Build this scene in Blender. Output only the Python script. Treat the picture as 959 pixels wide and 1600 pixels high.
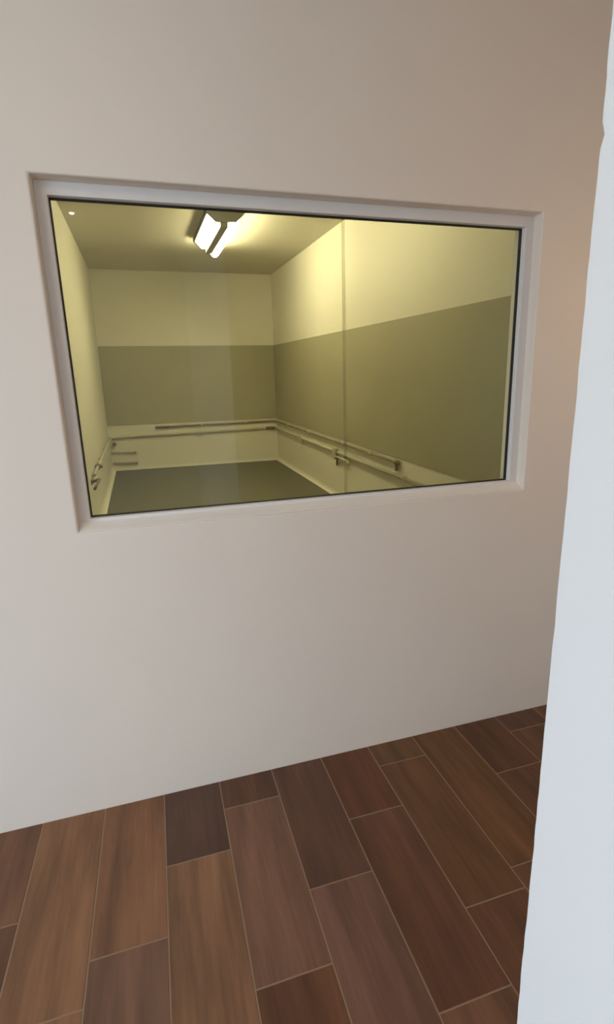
import bpy, bmesh, math, random
from mathutils import Vector, Matrix, noise
random.seed(4)
S = bpy.context.scene
for o in list(bpy.data.objects):
    bpy.data.objects.remove(o)
COL = S.collection

# ------------------------------------------------------------------ camera
cam_data = bpy.data.cameras.new('camera')
cam = bpy.data.objects.new('camera', cam_data); COL.objects.link(cam)
EYE = Vector((0.0, -1.7366, 1.5))
RIGHT = Vector((0.95831292, -0.28428618, -0.0285957))
DOWN = Vector((-0.09430326, -0.22023263, -0.9708782))
FWD = Vector((0.26970955, 0.93310179, -0.23786088))
m = Matrix((RIGHT, -DOWN, -FWD)).transposed().to_4x4()
m.translation = EYE
cam.matrix_world = m
cam_data.sensor_fit = 'HORIZONTAL'; cam_data.sensor_width = 36.0
cam_data.lens = 36.0 * 794.87 / 959.0
cam_data.clip_start = 0.02
S.camera = cam

# ------------------------------------------------------------------ daylight and exposure
W_ = bpy.data.worlds.new('world'); S.world = W_; W_.use_nodes = True
bg = W_.node_tree.nodes['Background']
bg.inputs['Color'].default_value = (0.72, 0.92, 1.12, 1)
bg.inputs['Strength'].default_value = 5.4
pd = bpy.data.lights.new('daylight_portal', 'AREA'); pd.shape = 'RECTANGLE'; pd.size = 3.0; pd.size_y = 2.3
po = bpy.data.objects.new('daylight_portal', pd); COL.objects.link(po)
po.location = (-2.72, -2.75, 1.35); po.rotation_euler = (0, -math.pi/2, 0)
pd.size = 2.3; pd.size_y = 3.0
pd.cycles.is_portal = True
LAMP_COLOR = (1.0, 0.88, 0.54)
LAMP_POWER = 52.0
WARM = (1.0, 0.68, 0.38)
WARM_POWER = 68.0
FILL_SCONCE_POWER = 22.0
LAMP_POWER_NEAR = 17.0
S.view_settings.view_transform = 'Standard'; S.view_settings.look = 'None'
S.view_settings.gamma = 1.0; S.view_settings.use_curve_mapping = False
S.view_settings.exposure = 0.0
S.cycles.max_bounces = 14; S.cycles.diffuse_bounces = 8; S.cycles.transparent_max_bounces = 16
S.cycles.use_denoising = True

# ------------------------------------------------------------------ helpers
def tag(o, label=None, cat=None, group=None, kind=None):
    if label: o['label'] = label
    if cat: o['category'] = cat
    if group: o['group'] = group
    if kind: o['kind'] = kind
    return o

def empty(name, loc):
    o = bpy.data.objects.new(name, None); COL.objects.link(o); o.location = loc
    o.empty_display_size = 0.1
    return o

def build(name, bm, mat, parent=None, origin=None, smooth=False, bevel=0.0):
    """link a bmesh given in world coordinates as one object whose origin sits at `origin`"""
    if parent is not None and origin is None:
        origin = Vector(parent_world(parent))
    origin = Vector(origin) if origin is not None else Vector((0, 0, 0))
    bmesh.ops.recalc_face_normals(bm, faces=bm.faces)
    for v in bm.verts: v.co -= origin
    me = bpy.data.meshes.new(name); bm.to_mesh(me); bm.free()
    for mm in (mat if isinstance(mat, (list, tuple)) else [mat]): me.materials.append(mm)
    if smooth:
        for p in me.polygons: p.use_smooth = True
    o = bpy.data.objects.new(name, me); COL.objects.link(o)
    if parent is not None:
        o.parent = parent; o.location = origin - Vector(parent_world(parent))
    else:
        o.location = origin
    if bevel:
        b = o.modifiers.new('bevel', 'BEVEL'); b.width = bevel; b.segments = 3; b.limit_method = 'ANGLE'
    return o

def parent_world(o):
    p = Vector(o.location)
    while o.parent: o = o.parent; p = p + Vector(o.location)
    return p

def box(bm, x0, x1, y0, y1, z0, z1, f=None, nx=1, ny=1, nz=1):
    """box, optionally divided, its points passed through f"""
    g = {}
    def V(i, j, k):
        key = (i, j, k)
        if key not in g:
            c = Vector((x0 + (x1-x0)*i/nx, y0 + (y1-y0)*j/ny, z0 + (z1-z0)*k/nz))
            g[key] = bm.verts.new(f(c) if f else c)
        return g[key]
    def quad(a, b, c, d): bm.faces.new((a, b, c, d))
    for i in range(nx):
        for j in range(ny):
            for k in (0, nz): quad(V(i,j,k), V(i+1,j,k), V(i+1,j+1,k), V(i,j+1,k))
    for i in range(nx):
        for k in range(nz):
            for j in (0, ny): quad(V(i,j,k), V(i+1,j,k), V(i+1,j,k+1), V(i,j,k+1))
    for j in range(ny):
        for k in range(nz):
            for i in (0, nx): quad(V(i,j,k), V(i,j+1,k), V(i,j+1,k+1), V(i,j,k+1))
    return bm

def tube(bm, pts, r, seg=14, cap=True, rs=None):
    pts = [Vector(p) for p in pts]
    rings = []; n = len(pts); prev = None
    for i, p in enumerate(pts):
        t = (pts[min(i+1, n-1)] - pts[max(i-1, 0)]).normalized()
        if prev is None:
            a = t.orthogonal().normalized()
        else:
            a = (prev - t * prev.dot(t)).normalized()
        prev = a; b = t.cross(a)
        rr = rs[i] if rs else r
        rings.append([bm.verts.new(p + (a*math.cos(2*math.pi*k/seg) + b*math.sin(2*math.pi*k/seg))*rr) for k in range(seg)])
    for i in range(n-1):
        for k in range(seg):
            bm.faces.new((rings[i][k], rings[i][(k+1) % seg], rings[i+1][(k+1) % seg], rings[i+1][k]))
    if cap:
        bm.faces.new(rings[0]); bm.faces.new(rings[-1][::-1])
    return bm

def bend(pts, r, n=6):
    """round the inner corners of a polyline with radius r"""
    pts = [Vector(p) for p in pts]; out = [pts[0]]
    for a, b, c in zip(pts, pts[1:], pts[2:]):
        u = (a-b).normalized(); v = (c-b).normalized()
        p0 = b + u*r; p1 = b + v*r
        for i in range(n+1):
            t = i/n
            out.append(p0*(1-t)**2 + b*2*t*(1-t) + p1*t**2)
    out.append(pts[-1]); return out

def prism(bm, prof, ax, a0, a1, f=None):
    """closed 2D profile extruded along axis ax ('x' uses (y,z), 'y' uses (x,z), 'z' uses (x,y))"""
    def P(u, v, a):
        c = {'x': (a, u, v), 'y': (u, a, v), 'z': (u, v, a)}[ax]
        c = Vector(c); return f(c) if f else c
    A = [bm.verts.new(P(u, v, a0)) for u, v in prof]; B = [bm.verts.new(P(u, v, a1)) for u, v in prof]
    n = len(prof)
    for i in range(n): bm.faces.new((A[i], A[(i+1) % n], B[(i+1) % n], B[i]))
    bm.faces.new(A[::-1]); bm.faces.new(B)
    return bm

# ------------------------------------------------------------------ materials
def mat(name, color, rough=0.6, bump=0.0, bscale=40.0, var=0.0, vscale=3.0, metal=0.0, spec=0.5):
    mt = bpy.data.materials.new(name); mt.use_nodes = True
    nt = mt.node_tree; b = nt.nodes['Principled BSDF']
    b.inputs['Base Color'].default_value = (*color, 1); b.inputs['Roughness'].default_value = rough
    b.inputs['Metallic'].default_value = metal; b.inputs['Specular IOR Level'].default_value = spec
    tc = nt.nodes.new('ShaderNodeTexCoord')
    if var:
        n = nt.nodes.new('ShaderNodeTexNoise'); n.inputs['Scale'].default_value = vscale; n.inputs['Detail'].default_value = 3
        nt.links.new(tc.outputs['Object'], n.inputs['Vector'])
        mx = nt.nodes.new('ShaderNodeMix'); mx.data_type = 'RGBA'
        mx.inputs['A'].default_value = (*[c*(1-var) for c in color], 1); mx.inputs['B'].default_value = (*[min(1, c*(1+var)) for c in color], 1)
        nt.links.new(n.outputs['Fac'], mx.inputs['Factor']); nt.links.new(mx.outputs['Result'], b.inputs['Base Color'])
    if bump:
        n2 = nt.nodes.new('ShaderNodeTexNoise'); n2.inputs['Scale'].default_value = bscale; n2.inputs['Detail'].default_value = 4
        nt.links.new(tc.outputs['Object'], n2.inputs['Vector'])
        bp = nt.nodes.new('ShaderNodeBump'); bp.inputs['Strength'].default_value = bump; bp.inputs['Distance'].default_value = 0.01
        nt.links.new(n2.outputs['Fac'], bp.inputs['Height']); nt.links.new(bp.outputs['Normal'], b.inputs['Normal'])
    return mt

PLASTER = mat('white_plaster', (0.78, 0.76, 0.735), 0.75, bump=0.10, bscale=9, var=0.02, vscale=2)
FRONT_PLASTER = mat('warm_white_plaster', (0.845, 0.742, 0.635), 0.75, bump=0.10, bscale=9, var=0.02, vscale=2)
SILL = mat('white_sill_paint', (0.90, 0.84, 0.765), 0.55)
FAR_WHITE = mat('cream_wall_paint', (0.72, 0.70, 0.62), 0.55, bump=0.05, bscale=6, var=0.02, vscale=1.5)
FAR_CEIL = mat('cream_ceiling_paint', (0.62, 0.59, 0.50), 0.8, var=0.03, vscale=1.2)
BAND = mat('grey_wall_band', (0.36, 0.34, 0.245), 0.55, var=0.12, vscale=0.8)
FAR_FLOOR = mat('dark_grey_floor', (0.122, 0.115, 0.085), 0.5, bump=0.05, bscale=30, var=0.10, vscale=1.6)
ALU = mat('white_window_frame', (0.76, 0.725, 0.69), 0.6, spec=0.25)
GASKET = mat('black_rubber', (0.012, 0.011, 0.010), 0.6)
PIPE = mat('painted_pipe', (0.50, 0.47, 0.37), 0.5)
DARK = mat('dark_fitting', (0.15, 0.125, 0.08), 0.5)
PIPE_DARK = mat('brown_pipe', (0.26, 0.225, 0.15), 0.5)
RIDGE = mat('dark_lamp_ridge', (0.10, 0.095, 0.08), 0.5)
STEEL = mat('grey_lamp_steel', (0.30, 0.29, 0.25), 0.45)
REFL = mat('white_lamp_reflector', (0.85, 0.85, 0.80), 0.4)
GROUT = mat('tan_grout', (0.31, 0.205, 0.125), 0.9)
OUTSIDE = mat('pale_paving', (0.45, 0.45, 0.44), 0.9)
CEIL = mat('white_ceiling', (0.78, 0.77, 0.75), 0.8)

def glass_material():
    mt = bpy.data.materials.new('window_glass'); mt.use_nodes = True
    nt = mt.node_tree; nt.nodes.clear()
    out = nt.nodes.new('ShaderNodeOutputMaterial')
    tr = nt.nodes.new('ShaderNodeBsdfTransparent'); tr.inputs['Color'].default_value = (0.955, 0.965, 0.90, 1)
    gl = nt.nodes.new('ShaderNodeBsdfGlossy'); gl.inputs['Roughness'].default_value = 0.0
    lw = nt.nodes.new('ShaderNodeLayerWeight'); lw.inputs['Blend'].default_value = 0.5
    pw = nt.nodes.new('ShaderNodeMath'); pw.operation = 'POWER'; pw.inputs[1].default_value = 5.0
    ma = nt.nodes.new('ShaderNodeMath'); ma.operation = 'MULTIPLY_ADD'; ma.inputs[1].default_value = 0.96; ma.inputs[2].default_value = 0.027
    mx = nt.nodes.new('ShaderNodeMixShader')
    L = nt.links.new
    L(lw.outputs['Facing'], pw.inputs[0]); L(pw.outputs[0], ma.inputs[0]); L(ma.outputs[0], mx.inputs[0])
    L(tr.outputs[0], mx.inputs[1]); L(gl.outputs[0], mx.inputs[2]); L(mx.outputs[0], out.inputs['Surface'])
    return mt
GLASS = glass_material()

def joint_material():
    mt = bpy.data.materials.new('clear_sealant'); mt.use_nodes = True
    nt = mt.node_tree; nt.nodes.clear()
    out = nt.nodes.new('ShaderNodeOutputMaterial')
    tr = nt.nodes.new('ShaderNodeBsdfTransparent'); tr.inputs['Color'].default_value = (0.86, 0.86, 0.76, 1)
    df = nt.nodes.new('ShaderNodeBsdfDiffuse'); df.inputs['Color'].default_value = (0.35, 0.35, 0.30, 1)
    mx = nt.nodes.new('ShaderNodeMixShader'); mx.inputs[0].default_value = 0.09
    nt.links.new(tr.outputs[0], mx.inputs[1]); nt.links.new(df.outputs[0], mx.inputs[2]); nt.links.new(mx.outputs[0], out.inputs['Surface'])
    return mt
SEALANT = joint_material()

def emit(name, color, strength):
    mt = bpy.data.materials.new(name); mt.use_nodes = True
    b = mt.node_tree.nodes['Principled BSDF']
    b.inputs['Base Color'].default_value = (0.9, 0.9, 0.85, 1)
    b.inputs['Emission Color'].default_value = (*color, 1); b.inputs['Emission Strength'].default_value = strength
    return mt
TUBE = emit('lit_tube', LAMP_COLOR, LAMP_POWER)
TUBE_NEAR = emit('lit_tube_near', LAMP_COLOR, LAMP_POWER_NEAR)
SPOT_GLOW = emit('spot_glow', (1.0, 0.95, 0.75), 6.0)

def wood_material():
    mt = bpy.data.materials.new('wood_look_tile'); mt.use_nodes = True
    nt = mt.node_tree; b = nt.nodes['Principled BSDF']; L = nt.links.new
    b.inputs['Roughness'].default_value = 0.42; b.inputs['Specular IOR Level'].default_value = 0.35
    at = nt.nodes.new('ShaderNodeAttribute'); at.attribute_name = 'tone'
    off = nt.nodes.new('ShaderNodeAttribute'); off.attribute_name = 'shift'
    tc = nt.nodes.new('ShaderNodeTexCoord')
    add = nt.nodes.new('ShaderNodeVectorMath'); add.operation = 'ADD'
    L(tc.outputs['Object'], add.inputs[0]); L(off.outputs['Color'], add.inputs[1])
    def grain(sx, sy, scale, detail, lo, hi):
        mp = nt.nodes.new('ShaderNodeMapping'); mp.inputs['Scale'].default_value = (sx, sy, 1)
        L(add.outputs[0], mp.inputs['Vector'])
        n = nt.nodes.new('ShaderNodeTexNoise'); n.inputs['Scale'].default_value = scale; n.inputs['Detail'].default_value = detail
        n.inputs['Roughness'].default_value = 0.55
        L(mp.outputs['Vector'], n.inputs['Vector'])
        r = nt.nodes.new('ShaderNodeMapRange'); r.inputs['From Min'].default_value = 0.3; r.inputs['From Max'].default_value = 0.7
        r.inputs['To Min'].default_value = lo; r.inputs['To Max'].default_value = hi
        L(n.outputs['Fac'], r.inputs['Value']); return r.outputs['Result']
    g1 = grain(8, 1.0, 1.7, 4, 0.64, 1.28)
    g2 = grain(60, 2.5, 1.5, 4, 0.90, 1.10)
    mu = nt.nodes.new('ShaderNodeMath'); mu.operation = 'MULTIPLY'; L(g1, mu.inputs[0]); L(g2, mu.inputs[1])
    sc = nt.nodes.new('ShaderNodeVectorMath'); sc.operation = 'SCALE'
    L(at.outputs['Color'], sc.inputs[0]); L(mu.outputs[0], sc.inputs['Scale'])
    L(sc.outputs[0], b.inputs['Base Color'])
    bp = nt.nodes.new('ShaderNodeBump'); bp.inputs['Strength'].default_value = 0.08; bp.inputs['Distance'].default_value = 0.003
    L(g2, bp.inputs['Height']); L(bp.outputs['Normal'], b.inputs['Normal'])
    return mt
WOOD = wood_material()

def srgb(r, g, b, k=1.0):
    f = lambda c: ((c/255+0.055)/1.055)**2.4 if c > 10 else c/255/12.92
    return tuple(f(c)*k for c in (r, g, b))

# ------------------------------------------------------------------ the near room: shell
ZC = 3.05                  # ceiling height of the near room
OX0, OX1, OZ0, OZ1 = -0.2706, 1.4378, 1.0613, 2.0990      # window opening in the wall
GX0, GX1, GZ0, GZ1 = -0.2366, 1.4024, 1.0955, 2.0608      # clear glass
WT = 0.157                 # thickness of the window wall
XL, XR, YB = -2.70, 2.05, -4.40

def wall_with_opening(x0, x1, z0, z1, a0, a1, b0, b1, y0, y1):
    bm = bmesh.new()
    def ring(y, X0, X1, Z0, Z1): return [bm.verts.new((X0, y, Z0)), bm.verts.new((X1, y, Z0)), bm.verts.new((X1, y, Z1)), bm.verts.new((X0, y, Z1))]
    of, ob = ring(y0, x0, x1, z0, z1), ring(y1, x0, x1, z0, z1)
    jf, jb = ring(y0, a0, a1, b0, b1), ring(y1, a0, a1, b0, b1)
    for i in range(4):
        k = (i+1) % 4
        bm.faces.new((of[i], of[k], jf[k], jf[i])); bm.faces.new((ob[k], ob[i], jb[i], jb[k]))
        bm.faces.new((of[i], ob[i], ob[k], of[k])); bm.faces.new((jf[i], jf[k], jb[k], jb[i]))
    return bm

w = build('wall_front', wall_with_opening(XL-0.15, 2.9, -0.40, 3.60, OX0, OX1, OZ0, OZ1, 0.0, WT), FRONT_PLASTER, bevel=0.006)
tag(w, 'white plastered wall with a wide window opening, meeting the brown plank floor', 'wall', kind='structure')

# side wall beside the camera: its free end is the bright edge on the right
def rough_edge(c):
    c = Vector(c)
    if c.y > -1.30:
        n = noise.noise(Vector((c.x*6, 3.1, c.z*9)))*0.0012 + noise.noise(Vector((1.7, c.x*9, c.z*34)))*0.0010
        c.y += n
        if abs(c.z - 1.738) < 0.007 and c.x < 0.48: c.y -= 0.004
    return c
bm = bmesh.new(); box(bm, 0.464, 0.534, YB, -1.2505, 0.0, ZC, rough_edge, nx=1, ny=12, nz=240)
w = build('wall_right', bm, PLASTER, bevel=0.003)
tag(w, 'bright white wall end standing close on the right, its edge slightly rough', 'wall', kind='structure')

bm = bmesh.new(); box(bm, XR, XR+0.12, YB, 0.0, 0.0, ZC)
tag(build('wall_far_end', bm, PLASTER), 'white wall closing the space past the bright wall end', 'wall', kind='structure')
bm = bmesh.new(); box(bm, XL-0.15, XR+0.12, YB-0.12, YB, 0.0, ZC)
tag(build('wall_rear', bm, PLASTER), 'white wall behind the viewer', 'wall', kind='structure')
# wall on the left with the wide daylight opening
bm = wall_with_opening(YB, 0.0, 0.0, ZC, -4.25, -1.25, 0.20, 2.50, 0.0, 0.15)
for v in bm.verts: v.co = Vector((XL - v.co.y, v.co.x, v.co.z))
tag(build('wall_left', bm, PLASTER), 'white wall with a large unglazed daylight opening', 'wall', kind='structure')
bm = bmesh.new(); box(bm, XL-0.15, XR+0.12, YB-0.12, 0.0, ZC, ZC+0.12)
tag(build('ceiling', bm, CEIL), 'white ceiling over the plank floor', 'ceiling', kind='structure')
bm = bmesh.new(); box(bm, -14, XL-0.15, -14, 10, -0.2, -0.06)
tag(build('ground_outside', bm, OUTSIDE), 'pale paving outside the daylight opening', 'ground', kind='structure')

# unseen warm ceiling lights added to warm the near room's walls
def fill_downlight(label, x, y, power):
    root = empty('ceiling_fill_light', (x, y, ZC)); tag(root, label, 'ceiling light', 'added ceiling lights over the plank floor')
    bm = bmesh.new(); tube(bm, [(x, y, ZC), (x, y, ZC-0.03)], 0.13, 32); build('housing', bm, ALU, root)
    bm = bmesh.new(); tube(bm, [(x, y, ZC-0.029), (x, y, ZC-0.036)], 0.115, 32); build('diffuser', bm, emit('warm_diffuser', WARM, power), root)
fill_downlight('added unseen round warm ceiling light out in the room on the left', -1.15, -1.75, WARM_POWER)
fill_downlight('added unseen round warm ceiling light in the space past the bright wall end', 1.40, -2.55, WARM_POWER*0.75)

# small wall lamp added out of view to warm the window wall's right
def added_wall_lamp(label, y, z, power):
    root = empty('added_wall_lamp', (XR, y, z)); tag(root, label, 'added wall lamp')
    bm = bmesh.new(); tube(bm, [(XR, y, z), (XR-0.018, y, z)], 0.06, 24); build('back_plate', bm, ALU, root)
    bm = bmesh.new(); tube(bm, [(XR-0.017, y, z), (XR-0.06, y, z), (XR-0.085, y, z), (XR-0.10, y, z)], 0.05, 24, rs=[0.052, 0.05, 0.042, 0.02])
    build('lamp_shade', bm, emit('warm_shade', WARM, power), root, smooth=True)
added_wall_lamp('small round warm wall lamp added unseen on the end wall past the bright wall end', -0.62, 1.75, FILL_SCONCE_POWER)

# floor: wood-look tiles with real grout gaps
PW, PO, PL, GAP = 0.2103, -0.1012, 0.6075, 0.0034
phase = {-3: 0.09, -2: 0.545, -1: 0.318, 0: 0.318, 1: 0.122, 2: 0.535, 3: 0.328, 4: 0.122, 5: 0.50, 6: 0.303, 7: 0.11, 8: 0.41}
phase[-3] = 0.37; phase[5] = 0.66; phase[-2] = 0.66; phase[-1] = 0.545; phase[0] = 0.318; phase[1] = 0.750-0.6075; phase[2] = 0.535; phase[4] = 0.729-0.6075
LIGHT, MID, DARKT = (128, 90, 62), (108, 74, 52), (86, 60, 47)
tones = {(-3, 0): MID, (-3, 1): (104, 70, 49), (-2, 0): LIGHT, (-2, 1): LIGHT, (-1, 0): (124, 86, 60), (-1, 1): (106, 76, 58), (0, 0): (84, 60, 47), (0, 1): (126, 90, 64),
         (1, 0): (88, 58, 42), (1, 1): (112, 80, 62), (1, 2): (98, 64, 44), (2, 0): (92, 62, 48), (2, 1): (108, 77, 62),
         (3, 0): (94, 58, 38), (3, 1): (98, 64, 46), (3, 2): (112, 78, 58), (4, 0): (104, 72, 46), (4, 1): (100, 67, 42), (4, 2): (100, 66, 46),
         (5, 0): (104, 70, 42), (5, 1): (100, 66, 44), (6, 0): (92, 58, 38), (6, 1): (96, 62, 42)}
pool = [LIGHT, MID, (100, 68, 48), (118, 82, 58), (94, 64, 48)]
bm = bmesh.new()
tl = bm.loops.layers.float_color.new('tone'); sl = bm.loops.layers.float_color.new('shift')
n0 = math.floor((XL-0.1-PO)/PW)
for n in range(n0, int((XR-PO)/PW)+1):
    xa, xb = PO+PW*n, PO+PW*(n+1)
    xb = min(xb, XR+0.05)
    ph = phase.get(n, (n*0.2025 + 0.1) % PL)
    cuts = [0.06]; y = -ph
    while y > YB: cuts.append(y); y -= PL
    cuts.append(YB-0.05)
    if cuts[1] > 0.0: cuts.pop(1)
    for j in range(len(cuts)-1):
        col = srgb(*tones.get((n, j), pool[(n*7+j*3) % len(pool)]), 1.15)
        sh = (random.random()*9, random.random()*9, 0, 1)
        h = GAP/2
        x0, x1, y1, y0 = xa+h, xb-h, min(cuts[j], 0.0)-(h if j else -0.0), cuts[j+1]+h
        lo = [bm.verts.new(p) for p in ((x0, y0, -0.002), (x1, y0, -0.002), (x1, y1, -0.002), (x0, y1, -0.002))]
        e = 0.0012
        hi = [bm.verts.new(p) for p in ((x0+e, y0+e, 0), (x1-e, y0+e, 0), (x1-e, y1-e, 0), (x0+e, y1-e, 0))]
        fs = [bm.faces.new(hi)] + [bm.faces.new((lo[i], lo[(i+1) % 4], hi[(i+1) % 4], hi[i])) for i in range(4)]
        for f in fs:
            for lp in f.loops: lp[tl] = (*col, 1); lp[sl] = sh
nt_faces = len(bm.faces)
gb = box(bm, XL-0.15, XR+0.12, YB-0.12, 0.0, -0.12, -0.0012)
bm.faces.ensure_lookup_table()
for f in list(bm.faces)[nt_faces:]: f.material_index = 1
tag(build('floor', bm, [WOOD, GROUT]), 'brown wood-look plank floor with pale grout lines', 'floor', kind='structure')

# ------------------------------------------------------------------ window: frame, gasket, two panes, joint
wx, wz = (GX0+GX1)/2, OZ0
win = empty('window_1', (wx, 0.06, wz))
tag(win, 'wide fixed interior window in a white frame with black glazing seal', 'window', kind='structure')
YF, YG = 0.046, 0.070
bm = wall_with_opening(OX0, OX1, OZ0, OZ1, GX0, GX1, GZ0, GZ1, YF, 0.088)
build('frame', bm, ALU, win, bevel=0.0025)
bm = bmesh.new(); prism(bm, [(0.003, OZ0+0.0005), (0.003, OZ0+0.003), (YG-0.004, GZ0-0.0005), (YG-0.004, OZ0+0.0005)], 'x', OX0+0.0005, OX1-0.0005)
tag(build('window_sill', bm, SILL, win, bevel=0.001), 'pale sloped sill along the bottom')
g = 0.0040
bm = wall_with_opening(GX0-0.0005, GX1+0.0005, GZ0-0.0005, GZ1+0.0005, GX0+g, GX1-g, GZ0+g, GZ1-g, YG-0.003, YG+0.010)
build('gasket', bm, GASKET, win)
SX = 0.6815
bm = bmesh.new(); box(bm, GX0+0.001, SX-0.0043, YG, YG+0.006, GZ0+0.001, GZ1-0.001); build('pane', bm, GLASS, win)
bm = bmesh.new(); box(bm, SX+0.0043, GX1-0.001, YG, YG+0.006, GZ0+0.001, GZ1-0.001); build('pane', bm, GLASS, win)
bm = bmesh.new(); box(bm, SX-0.0045, SX+0.0045, YG-0.0006, YG+0.0066, GZ0+g, GZ1-g); tag(build('sealant_joint', bm, SEALANT, win), 'thin upright joint between the panes')

# ------------------------------------------------------------------ the room behind the glass (its floor rises gently away from the window)
fl, fr, fz, bt, bb, fb = -0.8951, 2.4824, 3.6976, 2.3591, 0.8833, 8.9504
pr_, pl_, th = -0.0191, -0.0221, 0.03333
def F(c):
    x, y, z = c
    s = pl_ + (pr_-pl_)*(x-fl)/(fr-fl)
    return Vector((x + s*(y-fb), y, z + th*(y-fb)))

def fbox(x0, x1, y0, y1, z0, z1, **k): return box(bmesh.new(), x0, x1, y0, y1, z0, z1, F, **k)
tag(build('floor_far', fbox(fl-0.15, fr+0.15, WT, fb+0.15, -0.12, 0.0), FAR_FLOOR), 'dark grey floor of the room behind the glass', 'floor', kind='structure')
tag(build('ceiling_far', fbox(fl-0.15, fr+0.15, WT, fb+0.15, fz, fz+0.12), FAR_CEIL), 'cream ceiling behind the glass, carrying the lamp', 'ceiling', kind='structure')
tag(build('wall_far_left', fbox(fl-0.15, fl, WT, fb+0.15, 0.0, fz), FAR_WHITE), 'plain cream wall along the left behind the glass', 'wall', kind='structure')
tag(build('wall_far_right', fbox(fr, fr+0.15, WT, fb+0.15, 0.0, fz), FAR_WHITE), 'cream wall on the right behind the glass with wide grey band', 'wall', kind='structure')
tag(build('wall_far_back', fbox(fl, fr, fb, fb+0.15, 0.0, fz), FAR_WHITE), 'cream end wall behind the glass with wide grey band', 'wall', kind='structure')
D = 0.010
tag(build('trim_1', fbox(fl, fr, fb-D, fb, bb, bt), BAND), 'wide grey panel band on the end wall behind the glass', 'wall band', kind='structure')
tag(build('trim_2', fbox(fr-D, fr, WT+0.02, fb-D, bb, bt), BAND), 'wide grey panel band along the right wall behind the glass', 'wall band', kind='structure')
def cove(d, h, n=6):
    """concave cove profile: d out from the wall, h up"""
    pts = [(0, 0), (d, 0), (d, 0.012)]
    for i in range(1, n+1):
        a = math.pi/2*i/n
        pts.append((d - (d-0.006)*math.sin(a), h - (h-0.012)*math.cos(a)))
    return pts + [(0, h)]
bm = bmesh.new(); prism(bm, [(fl+u, v) for u, v in cove(0.07, 0.09)], 'y', WT+0.02, fb, F)
tag(build('baseboard_left', bm, FAR_WHITE), 'pale coved skirting along the left wall behind the glass', 'skirting', kind='structure')
bm = bmesh.new(); prism(bm, [(fr-u, v) for u, v in cove(0.05, 0.06)], 'y', WT+0.02, fb, F)
tag(build('baseboard_right', bm, FAR_WHITE), 'pale coved skirting along the right wall behind the glass', 'skirting', kind='structure')
bm = bmesh.new(); prism(bm, [(fb-u, v) for u, v in cove(0.03, 0.05)], 'x', fl, fr, F)
tag(build('baseboard_back', bm, FAR_WHITE), 'pale coved skirting along the end wall behind the glass', 'skirting', kind='structure')

# ------------------------------------------------------------------ ceiling lamp with two tubes either side of a ridge
def ceiling_lamp(label, xc, y0, y1, tube_mat):
    zc = fz
    root = empty('tube_ceiling_lamp', F((xc, (y0+y1)/2, zc)))
    tag(root, label, 'lamp', 'twin tube lamps on the ceiling behind the glass')
    bm = bmesh.new()      # shallow steel pan with turned-down lips
    prism(bm, [(xc-0.21, zc), (xc-0.21, zc-0.055), (xc-0.195, zc-0.055), (xc-0.185, zc-0.03), (xc+0.185, zc-0.03), (xc+0.195, zc-0.055), (xc+0.21, zc-0.055), (xc+0.21, zc)], 'y', y0+0.03, y1-0.25, F)
    build('housing', bm, STEEL, root)
    bm = bmesh.new()      # inverted-V white reflector ridge between the tubes
    prism(bm, [(xc-0.175, zc-0.031), (xc-0.012, zc-0.125), (xc+0.012, zc-0.125), (xc+0.175, zc-0.031)], 'y', y0+0.05, y1-0.27, F)
    build('reflector', bm, REFL, root)
    bm = bmesh.new(); box(bm, xc-0.062, xc+0.028, y0+0.05, y1-0.25, zc-0.205, zc-0.122, F); build('ridge_strip', bm, STEEL, root)
    for sx in (-1, 1):
        bm = bmesh.new(); box(bm, xc+sx*0.212-0.005, xc+sx*0.212+0.005, y0+0.05, y1-0.30, zc-0.07, zc-0.001, F); build('side_panel', bm, RIDGE, root)
    for ya, yb_, dy in ((y0, y0+0.05, 0), (y1-0.30, y1-0.25, 0)):
        bm = bmesh.new()
        prism(bm, [(xc-0.225, zc), (xc-0.225, zc-0.06), (xc-0.12, zc-0.16), (xc+0.12, zc-0.16), (xc+0.225, zc-0.06), (xc+0.225, zc)], 'y', ya, yb_, F)
        build('end_cap', bm, STEEL, root, bevel=0.004)
    for dx, r, ya, yb_, zz in ((-0.120, 0.030, y0+0.045, y1-0.31, zc-0.100), (0.108, 0.060, y0+0.045, y1, zc-0.140)):
        n = 10
        pts = [F((xc+dx, ya + (yb_-ya)*i/n, zz)) for i in range(n+1)]
        rs = [r]*(n+1)
        pts += [F((xc+dx, yb_+r*0.5, zz)), F((xc+dx, yb_+r*0.8, zz))]; rs += [r*0.85, r*0.5]
        bm = bmesh.new(); tube(bm, pts, r, 20, rs=rs); build('tube', bm, tube_mat, root, smooth=True)
    return root
ceiling_lamp('lit twin tube lamp seen on the ceiling behind the glass', 0.93, 4.80, 6.55, TUBE)
ceiling_lamp('second twin tube lamp, nearer the window, hidden above the glass', 0.93, 2.40, 4.10, TUBE_NEAR)

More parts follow.
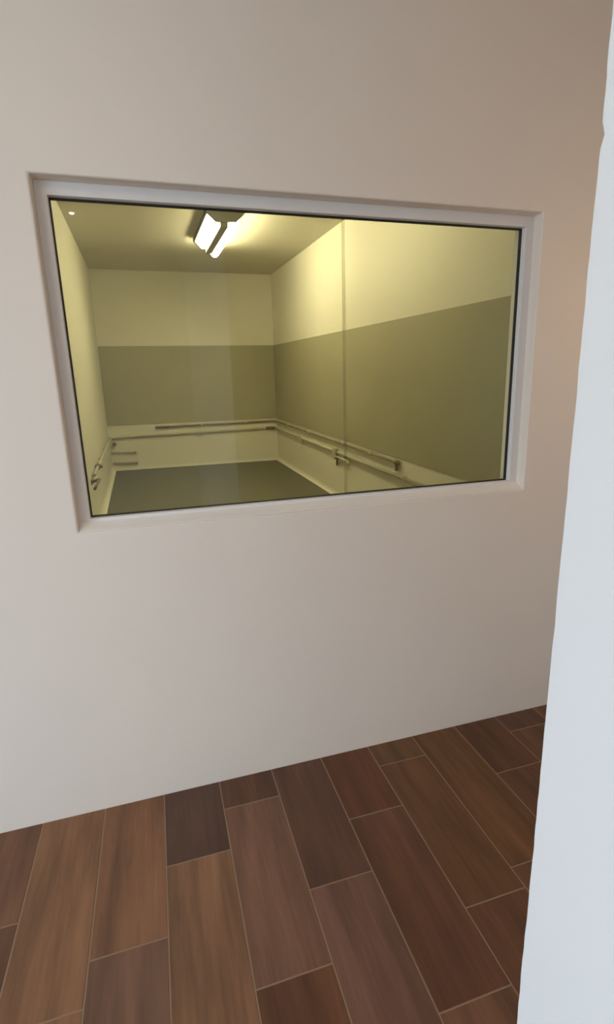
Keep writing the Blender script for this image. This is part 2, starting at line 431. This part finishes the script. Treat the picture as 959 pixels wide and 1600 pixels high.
def disc(bm, c, r0, r1, z0, z1, seg=24):
    A = [bm.verts.new(F((c[0]+r0*math.cos(2*math.pi*k/seg), c[1]+r0*math.sin(2*math.pi*k/seg), z0))) for k in range(seg)]
    B = [bm.verts.new(F((c[0]+r1*math.cos(2*math.pi*k/seg), c[1]+r1*math.sin(2*math.pi*k/seg), z1))) for k in range(seg)]
    for k in range(seg): bm.faces.new((A[k], A[(k+1) % seg], B[(k+1) % seg], B[k]))
    bm.faces.new(A); bm.faces.new(B[::-1]); return bm
lc = (-0.785, 5.42)  # tiny glowing disc set on the ceiling as a bright spot
spot = empty('ceiling_glow_spot', F((*lc, fz)))
tag(spot, 'tiny round lit spot on the ceiling beside the left wall', 'spotlight')
build('housing', disc(bmesh.new(), lc, 0.034, 0.030, fz, fz-0.008), REFL, spot, smooth=False)
build('lens', disc(bmesh.new(), lc, 0.026, 0.020, fz-0.007, fz-0.016), SPOT_GLOW, spot)

# ------------------------------------------------------------------ pipes on the walls behind the glass
R1, OFF = 0.021, 0.038
def fpts(pts): return [F(p) for p in pts]
def pipe(parent, name, pts, r, mt=PIPE, corner=0.05):
    bm = bmesh.new(); tube(bm, bend(fpts(pts), corner), r, 14); return build(name, bm, mt, parent, smooth=True)
def clip(parent, wall, a, z, r=R1, mt=PIPE):
    """saddle: a wall plate with a band round the pipe; wall 'b' at x=a, 'r' at y=a, 'l' at y=a"""
    def G(c):
        u, d, v = c            # along wall, out from wall, up
        return {'b': F((a+u, fb-d, z+v)), 'r': F((fr-d, a+u, z+v)), 'l': F((fl+d, a+u, z+v))}[wall]
    bm = bmesh.new()
    box(bm, -0.018, 0.018, 0.0, OFF, -0.012, 0.012, G)
    prof = [(OFF + (r+0.006)*math.cos(t), (r+0.006)*math.sin(t)) for t in [2*math.pi*k/14 for k in range(14)]]
    A = [bm.verts.new(G((-0.018, d, v))) for d, v in prof]; B = [bm.verts.new(G((0.018, d, v))) for d, v in prof]
    for k in range(14): bm.faces.new((A[k], A[(k+1) % 14], B[(k+1) % 14], B[k]))
    bm.faces.new(A); bm.faces.new(B[::-1])
    return build('clip', bm, mt, parent)

zu_b0, zu_b1 = 0.816, 0.838
up = empty('wall_pipe', F((fr-OFF, fb-OFF, 0.84)))
tag(up, 'upper pipe running just under the grey band and round the corner', 'pipe', 'pipes along the walls behind the glass')
pipe(up, 'tube', [(0.02, fb-OFF, zu_b0), (fr-OFF, fb-OFF, zu_b1), (fr-OFF, 3.42, 0.842), (fr-OFF, 3.42, 0.745)], 0.017, PIPE_DARK)
bm = bmesh.new(); tube(bm, fpts([(0.00, fb-OFF, zu_b0), (0.25, fb-OFF, zu_b0+0.002)]), R1+0.001, 14); tag(build('coupling', bm, DARK, up, smooth=True), 'dark sleeve at the pipe end')
bm = bmesh.new(); tube(bm, fpts([(fr-OFF, 3.47, 0.842), (fr-OFF, 3.38, 0.842)]), R1+0.006, 14); build('elbow', bm, PIPE_DARK, up, smooth=True)
for a in (0.9, 1.8): clip(up, 'b', a, zu_b0 + (zu_b1-zu_b0)*a/fr)
for a in (7.9, 6.6, 5.02, 4.1): clip(up, 'r', a, 0.841)

lo = empty('wall_pipe', F((fr-OFF, fb-OFF, 0.69)))
tag(lo, 'lower pipe running round three walls with fittings along it', 'pipe', 'pipes along the walls behind the glass')
pipe(lo, 'tube', [(fl+OFF, 4.9, 0.675), (fl+OFF, fb-OFF, 0.655), (fr-OFF, fb-OFF, 0.695), (fr-OFF, 2.2, 0.685)], R1)
bm = bmesh.new(); tube(bm, fpts([(fr-0.25, fb-OFF, 0.694), (fr-OFF-0.03, fb-OFF, 0.695)]), R1+0.008, 14); tag(build('coupling', bm, DARK, lo, smooth=True), 'dark sleeve beside the room corner')
clip(lo, 'b', 0.86, 0.669); bm = bmesh.new(); box(bm, 0.80, 0.92, fb-OFF-0.03, fb, 0.620, 0.650, F); build('bracket', bm, PIPE, lo)
for a in (7.07, 6.0, 3.25): clip(lo, 'r', a, 0.69)
bm = bmesh.new(); box(bm, fr-OFF-0.032, fr, 7.02, 7.10, 0.60, 0.73, F); build('bracket', bm, PIPE, lo, bevel=0.004)
clip(lo, 'l', 7.3, 0.66); clip(lo, 'l', 6.2, 0.667)

# tap fitting under the lower pipe on the right wall
tp = empty('wall_tap', F((fr, 5.36, 0.62)))
tag(tp, 'pale tap fitting below the lower pipe on the right wall', 'tap')
bm = bmesh.new(); box(bm, fr-0.075, fr-0.006, 5.30, 5.42, 0.575, 0.745, F); build('body', bm, PIPE, tp, bevel=0.012)
bm = bmesh.new(); tube(bm, bend(fpts([(fr-0.05, 5.32, 0.625), (fr-0.05, 4.85, 0.618), (fr-0.09, 4.75, 0.600)]), 0.04), 0.018, 12); build('spout', bm, PIPE, tp, smooth=True)
bm = bmesh.new(); tube(bm, fpts([(fr-0.055, 5.25, 0.745), (fr-0.055, 5.25, 0.50)]), 0.012, 10); tag(build('stem', bm, DARK, tp, smooth=True), 'dark upright stem')

# two short pipe stubs and a knob low on the end wall, at its left end
for k, (xa, xb, z, lab) in enumerate(((-0.87, -0.41, 0.366, 'short pipe stub low on the end wall, the higher of two'), (-0.86, -0.40, 0.160, 'short pipe stub low on the end wall, the one nearer the floor'))):
    st = empty('pipe_stub', F((xa, fb, z)))
    tag(st, lab, 'pipe', 'short pipe stubs on the end wall')
    bm = bmesh.new(); tube(bm, fpts([(xa, fb-0.034, z), (xb-0.03, fb-0.034, z-0.01)]), 0.019, 14); build('tube', bm, PIPE, st, smooth=True)
    bm = bmesh.new(); tube(bm, fpts([(xb-0.03, fb-0.034, z-0.01), (xb, fb-0.034, z-0.01)]), 0.025, 14); build('end_cap', bm, PIPE, st, smooth=True)
    for xx in (xa+0.06, xb-0.10):
        bm = bmesh.new(); box(bm, xx-0.014, xx+0.014, fb-0.032, fb, z-0.014, z+0.008, F); build('bracket', bm, PIPE, st)
kn = empty('valve', F((-0.86, fb, 0.53)))
tag(kn, 'small dark valve knob on the end wall above the pipe stubs', 'valve')
bm = bmesh.new(); tube(bm, fpts([(-0.80, fb, 0.53), (-0.80, fb-0.06, 0.53)]), 0.016, 12); build('stem', bm, DARK, kn, smooth=True)
bm = bmesh.new(); tube(bm, fpts([(-0.80, fb-0.055, 0.53), (-0.80, fb-0.062, 0.53), (-0.80, fb-0.085, 0.53), (-0.80, fb-0.09, 0.53)]), 0.04, 16, rs=[0.034, 0.04, 0.04, 0.03]); build('handle', bm, DARK, kn, smooth=True)

# dark fittings on the left wall under the lower pipe
v2 = empty('valve', F((fl, 5.5, 0.69)))
tag(v2, 'small dark round valve on the left wall pipe', 'valve')
bm = bmesh.new(); tube(bm, fpts([(fl+OFF, 5.44, 0.672), (fl+OFF, 5.56, 0.672)]), 0.036, 14); build('body', bm, DARK, v2, smooth=True)
bm = bmesh.new(); tube(bm, fpts([(fl+OFF, 5.5, 0.672), (fl+OFF+0.055, 5.5, 0.672)]), 0.02, 12); build('handle', bm, DARK, v2, smooth=True)
hk = empty('wall_tap', F((fl, 4.8, 0.60)))
tag(hk, 'dark curved spout low on the left wall by the window corner', 'tap')
bm = bmesh.new(); tube(bm, fpts([(fl, 4.80, 0.60), (fl+0.012, 4.80, 0.60)]), 0.032, 16); build('wall_plate', bm, DARK, hk, smooth=True)
bm = bmesh.new(); tube(bm, bend(fpts([(fl+0.01, 4.80, 0.60), (fl+0.10, 4.83, 0.635), (fl+0.075, 4.70, 0.60), (fl+0.045, 4.62, 0.55)]), 0.03), 0.016, 12); build('spout', bm, DARK, hk, smooth=True)
